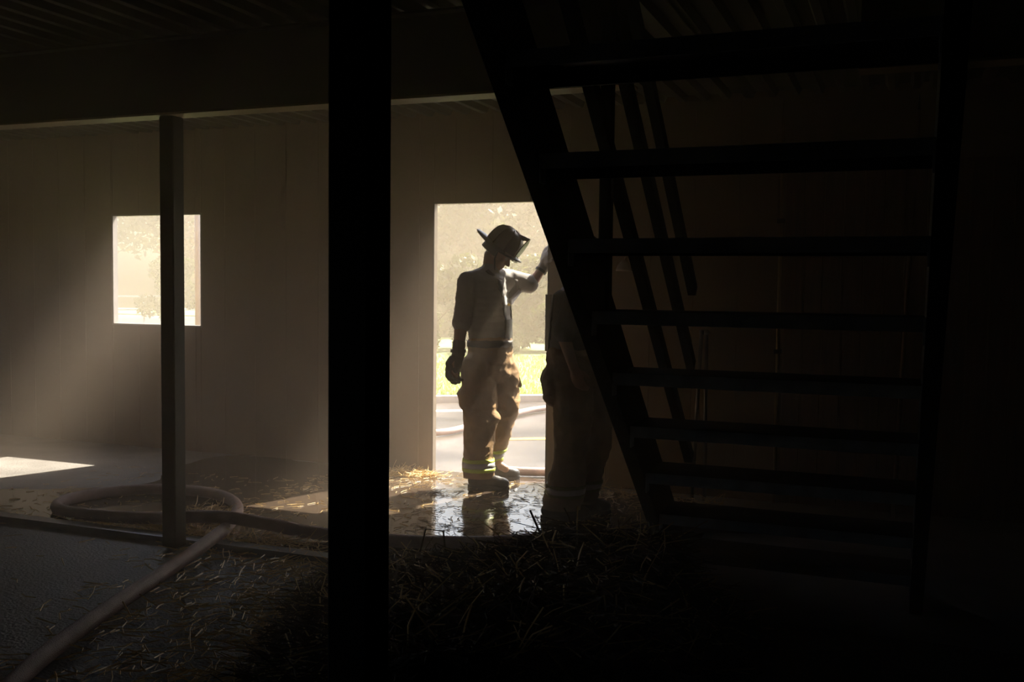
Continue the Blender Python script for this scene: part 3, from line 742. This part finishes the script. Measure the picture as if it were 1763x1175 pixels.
hr = MB(); hr.ell(O2 + hU*.038 - hF*.020, [hF*.092, l2*.080, hU*.092], 20, 12); hr.ell(O2 - hF*.055 - hU*.01, [hF*.045, l2*.066, hU*.07]); skin('hair', hr, .008, M['hair'], mn, 2, folds(.003, 30, 2))
s2 = MB()
for i in range(11):
    q = i/10; s2.ell(G(982, 512, 0).lerp(G(978, 618, 0), q), [l2*(.19-.012*q), f2*(.128+.012*math.sin(q*3)), U3*.06], 18, 9)
s2.limb([sR, nk-U3*.06, sL], [.075, .085, .075]); s2.limb([sR, sR.lerp(eR, .9)], [.082, .070]); s2.limb([sL, sL.lerp(eL, .9)], [.082, .070])
shirt2, ts2 = skin('t_shirt', s2, .010, M['shirt_navy'], mn, 5, folds(.006, 7, 5))
p2 = MB()
for i in range(5): p2.ell(G(979, 606, 0).lerp(G(982, 650, 0), i/4), [l2*.185, f2*.150, U3*.06], 18, 9)
p2.ell(G(972, 655, 0), [l2*.18, f2*.155, U3*.13], 18, 9); p2.ell(G(950, 668, .08), [f2*.06, l2*.09, U3*.10])
p2.limb([hR, G(984, 705, .1), kR, G(980, 800, .1), G(968, 862, .09)], [.135, .120, .098, .100, .120])
p2.limb([hL, G(1012, 700, -.09), kL, G(1014, 806, -.09), G(1000, 858, -.10)], [.135, .125, .100, .095, .105])
tr2, tt2 = skin('turnout_trousers', p2, .011, M['bunker_dark'], mn, 3, folds(.014, 6, 12), .075)
for cx, tt in ((974, .095), (1006, -.095)):
    for ya, yb, mt in ((828, 833, 'lime_dull'), (833, 843, 'silver'), (843, 848, 'lime_dull')):
        ribbon('reflective_band', ring(G(cx - (0 if tt > 0 else 0), (ya+yb)/2, tt), .112), (yb-ya)*k2, U3, tt2, M[mt], tr2, .006, True, 2)
boot(G, 'boot', V((aR.x, aR.y, .004)), f2, mn); boot(G, 'boot', V((aL.x, aL.y, .004)), f2, mn)
for sgn in (-.085, .085):
    ribbon('suspender', [G(984-q*4, 490+q*118, 0) + l2*sgn*(1-.5*q) - f2*.22 for q in [i/10 for i in range(11)]], .04, l2, ts2, M['black'], mn, .007, False, 3)
# arc of pale letters across the upper back of the shirt: short strokes
for i in range(9):
    a = -.8+1.6*i/8; c_ = G(960, 508+10*a*a*1.5, 0) - f2*.2 + l2*(.085*a)
    ribbon('print_letter', [c_ + U3*.020, c_, c_ - U3*.020], .013, l2, ts2, M['letter'], mn, .004, False, 1)

# ------------------------------------------------------------------ outdoors
gd = MB().box((-60, YW+TH, -.13), (12, 46, -.012)); o = gd.build('ground', M['asphalt']); o['kind'] = 'structure'
ld = V((1.245, .79, 0)).normalized(); ln = V((-ld.y, ld.x, 0)); P0 = V((-5.54, 11.34, 0))
a = P0 - ld*8.0; b = P0 + ld*14
lawn = MB().prism([a+V((0, 0, -.02)), b+V((0, 0, -.02)), b+ln*15+V((0, 0, -.02)), a+ln*15+V((0, 0, -.02))], (0, 0, .05)).build('lawn', M['grass_base']); lawn['kind'] = 'structure'
for i in range(-4, 8):
    s_ = P0 + ld*(i*1.5) - ln*.16
    cb = MB().prism([s_+V((0, 0, -.02)), s_+ld*1.485+V((0, 0, -.02)), s_+ld*1.485+ln*.15+V((0, 0, -.02)), s_+ln*.15+V((0, 0, -.02))], (0, 0, .09)).build('curb_stone', M['curb'], lawn)
rg = np.random.default_rng(3); vs = []; fs = []
for i in range(26000):
    u = rg.uniform(-5, 9); q = rg.uniform(0, 1)**1.5*7.5; p = P0 + ld*u + ln*q + V((0, 0, .028)); a_ = rg.uniform(0, 6.28); h = rg.uniform(.03, .09)
    d = V((math.cos(a_), math.sin(a_), 0))*.012; l_ = V((rg.normal(0, .02), rg.normal(0, .02), h)); j = len(vs)
    vs += [p-d, p+d, p+l_]; fs.append([j, j+1, j+2])
tag(mesh_obj('grass', vs, fs, M['grass']), 'bright green grass of the lawn across the road', 'grass', None, 'stuff')
def strip(name, p, q, w_, m, label, cat):
    p = V(p); q = V(q); d = (q-p).normalized(); n_ = V((-d.y, d.x, 0))*w_/2
    o = MB().prism([p-n_, q-n_, q+n_, p+n_], (0, 0, .004)).build(name, m); return tag(o, label, cat)
strip('road_line', (-3.75, 8.70, -.013), (-2.2, 9.60, -.013), .13, M['line_yellow'], 'yellow painted line on the road outside', 'road marking')
strip('road_line', (-8.0, 8.75, -.013), (-1.0, 12.9, -.013), .16, M['line_white'], 'white painted line along the far edge of the road', 'road marking')

def tree(name, x, y, h, cr, n, leafm, label, z0=.35, cat='tree', group=None, leaf=.11, seed=0):
    e = empty(name, (x, y, -.012), label, cat, group); rg = np.random.default_rng(seed+17)
    tk = MB().tube(bez([(x, y, -.03), (x+.1, y, h*.3), (x-.08, y+.1, h*.62), (x, y, h*.9)], 4), [max(.02, .10*(h/6)*(1-.85*i/12)) for i in range(13)], 8)
    for b_ in range(5):
        a = rg.uniform(0, 6.28); z_ = h*rg.uniform(.3, .65); L = cr*.75
        tk.tube([(x, y, z_), (x+math.cos(a)*L*.5, y+math.sin(a)*L*.5, z_+L*.35), (x+math.cos(a)*L, y+math.sin(a)*L, z_+L*.55)], [.045*h/6, .03*h/6, .008], 6)
    tk.build('trunk', M['bark'], e, True)
    cl = []
    for i in range(max(14, int(cr*cr*h*1.9))):
        a = rg.uniform(0, 6.28); rr = cr*math.sqrt(rg.uniform(0, 1)); zz = rg.uniform(z0, h)
        f_ = math.sqrt(max(.30, 1-((zz-h*.40)/(h*.72))**2)); cl.append((x+math.cos(a)*rr*f_, y+math.sin(a)*rr*f_, zz, cr*rg.uniform(.18, .36)))
    cl = np.array(cl); idx = rg.integers(0, len(cl), n); C_ = cl[idx]; dd = rg.normal(0, 1, (n, 3)); dd /= np.linalg.norm(dd, axis=1)[:, None]
    Pp = C_[:, :3] + dd*(C_[:, 3]*rg.uniform(.3, 1, n)**.5)[:, None]; Pp[:, 2] = np.maximum(Pp[:, 2], .05)
    A = rg.normal(0, 1, (n, 3)); A /= np.linalg.norm(A, axis=1)[:, None]; Bv = np.cross(A, rg.normal(0, 1, (n, 3))); Bv /= np.linalg.norm(Bv, axis=1)[:, None]
    sz = leaf*rg.uniform(.6, 1.3, n)[:, None]
    q = np.stack([Pp-A*sz, Pp+Bv*sz*.45, Pp+A*sz, Pp-Bv*sz*.45], 1).reshape(-1, 3) - np.array((x, y, -.012))
    me = bpy.data.meshes.new('foliage'); me.from_pydata(q.tolist(), [], [[4*i, 4*i+1, 4*i+2, 4*i+3] for i in range(n)]); me.materials.append(leafm)
    o = link('foliage', me, e); o['kind'] = 'stuff'
    return e
T_ = [(-18.2, 28.6, 4.6, 2.3, 'leaf', 'dense green tree beyond the lawn, hidden left of the doorway view'),
      (-15.2, 29.4, 4.7, 2.4, 'leaf_light', 'pale green tree beyond the lawn at the left edge of the doorway view'),
      (-12.6, 28.7, 4.6, 2.4, 'leaf', 'dense green tree beyond the lawn directly behind the leaning firefighter'),
      (-10.0, 29.5, 4.8, 2.4, 'leaf_light', 'pale green tree beyond the lawn above the raised arm'),
      (-7.4, 28.8, 4.7, 2.3, 'leaf', 'dense green tree beyond the lawn, just right of the doorway view')]
for i, (x, y, h, cr, lm, lab) in enumerate(T_): tree('tree', x, y, h, cr, 15000, M[lm], lab, .2, 'tree', None, .15, i)
for i, (x, y, h, lab) in enumerate(((-11.6, 19.6, 1.75, 'low green shrub at the lawn edge, hidden left of the doorway view'), (-9.7, 19.9, 1.9, 'low green shrub at the lawn edge, left of the leaning firefighter'), (-7.9, 20.4, 1.8, 'low green shrub at the lawn edge, behind the leaning firefighter'), (-6.2, 20.9, 1.9, 'low green shrub at the lawn edge, right of the leaning firefighter'))):
    tree('shrub', x, y, h, 1.4, 7000, M['leaf'], lab, .1, 'shrub', None, .08, 20+i)
tree('tree', -29.0, 33.9, 8.0, 3.0, 10000, M['leaf_light'], 'spreading pale tree overhanging the railing, seen through the window', 3.3, 'tree', None, .15, 31)
tree('tree', -26.3, 34.4, 8.5, 2.6, 7000, M['leaf_warm'], 'russet-leaved tree seen in the window right of the slim column', 1.6, 'tree', None, .16, 32)
tree('shrub', -24.6, 29.0, 2.2, 1.3, 5000, M['leaf'], 'green bush at the foot of the trees, seen through the window', .1, 'shrub', None, .09, 33)
# pale post outside the window
e = empty('white_post', (-6.63, 8.2, -.012), 'white round steel post standing outside at the right edge of the window', 'post')
MB().tube([(-6.63, 8.2, -.012), (-6.63, 8.2, 3.4)], .042, 18).build('shaft', M['white_steel'], e, True)
MB().box((-6.71, 8.12, -.014), (-6.55, 8.28, .004), .003).build('base_plate', M['white_steel'], e)
MB().ell((-6.63, 8.2, 3.4), [(.046, 0, 0), (0, .046, 0), (0, 0, .025)]).build('cap', M['white_steel'], e, True)
# railing far outside the window
fa, fb = V((-31.6, 30.6, -.012)), V((-27.4, 35.4, -.012))
e = empty('pipe_railing', fa.lerp(fb, .5), 'low white pipe railing far off, seen through the window', 'railing')
for z in (.35, .90): MB().tube([fa+U3*z, fb+U3*z], .035, 8).build('rail', M['white_steel'], e, True)
for i in range(5): p = fa.lerp(fb, i/4); MB().tube([p, p+U3*.93], .04, 8).build('post', M['white_steel'], e, True)
fd = MB().box((-58, 36, -.05), (-20, 44, .03)).build('lawn_far', M['grass_base']); fd['kind'] = 'structure'

# ------------------------------------------------------------------ smoke hanging in the room and before the doorway
def haze_material(dens):
    m = bpy.data.materials.new('smoke_haze'); m.use_nodes = True; t = m.node_tree; t.nodes.clear()
    vo = t.nodes.new('ShaderNodeVolumeScatter'); vo.inputs['Color'].default_value = (1, .85, .68, 1); vo.inputs['Density'].default_value = dens; vo.inputs['Anisotropy'].default_value = .35
    ou = t.nodes.new('ShaderNodeOutputMaterial'); t.links.new(vo.outputs[0], ou.inputs['Volume']); return m
tag(MB().box((XL-.02, 2.3, -.002), (XR+.02, YW+.03, ZC+.03)).build('smoke_haze', haze_material(HAZE)), 'warm smoke hanging in the door side of the room, lit in shafts', 'smoke', None, 'stuff')
tag(MB().box((-48, YW+.031, -.011), (5, 33, 5.2)).build('smoke_haze', haze_material(HAZE_OUT)), 'thin smoke drifting over the road and lawn outside', 'smoke', None, 'stuff')
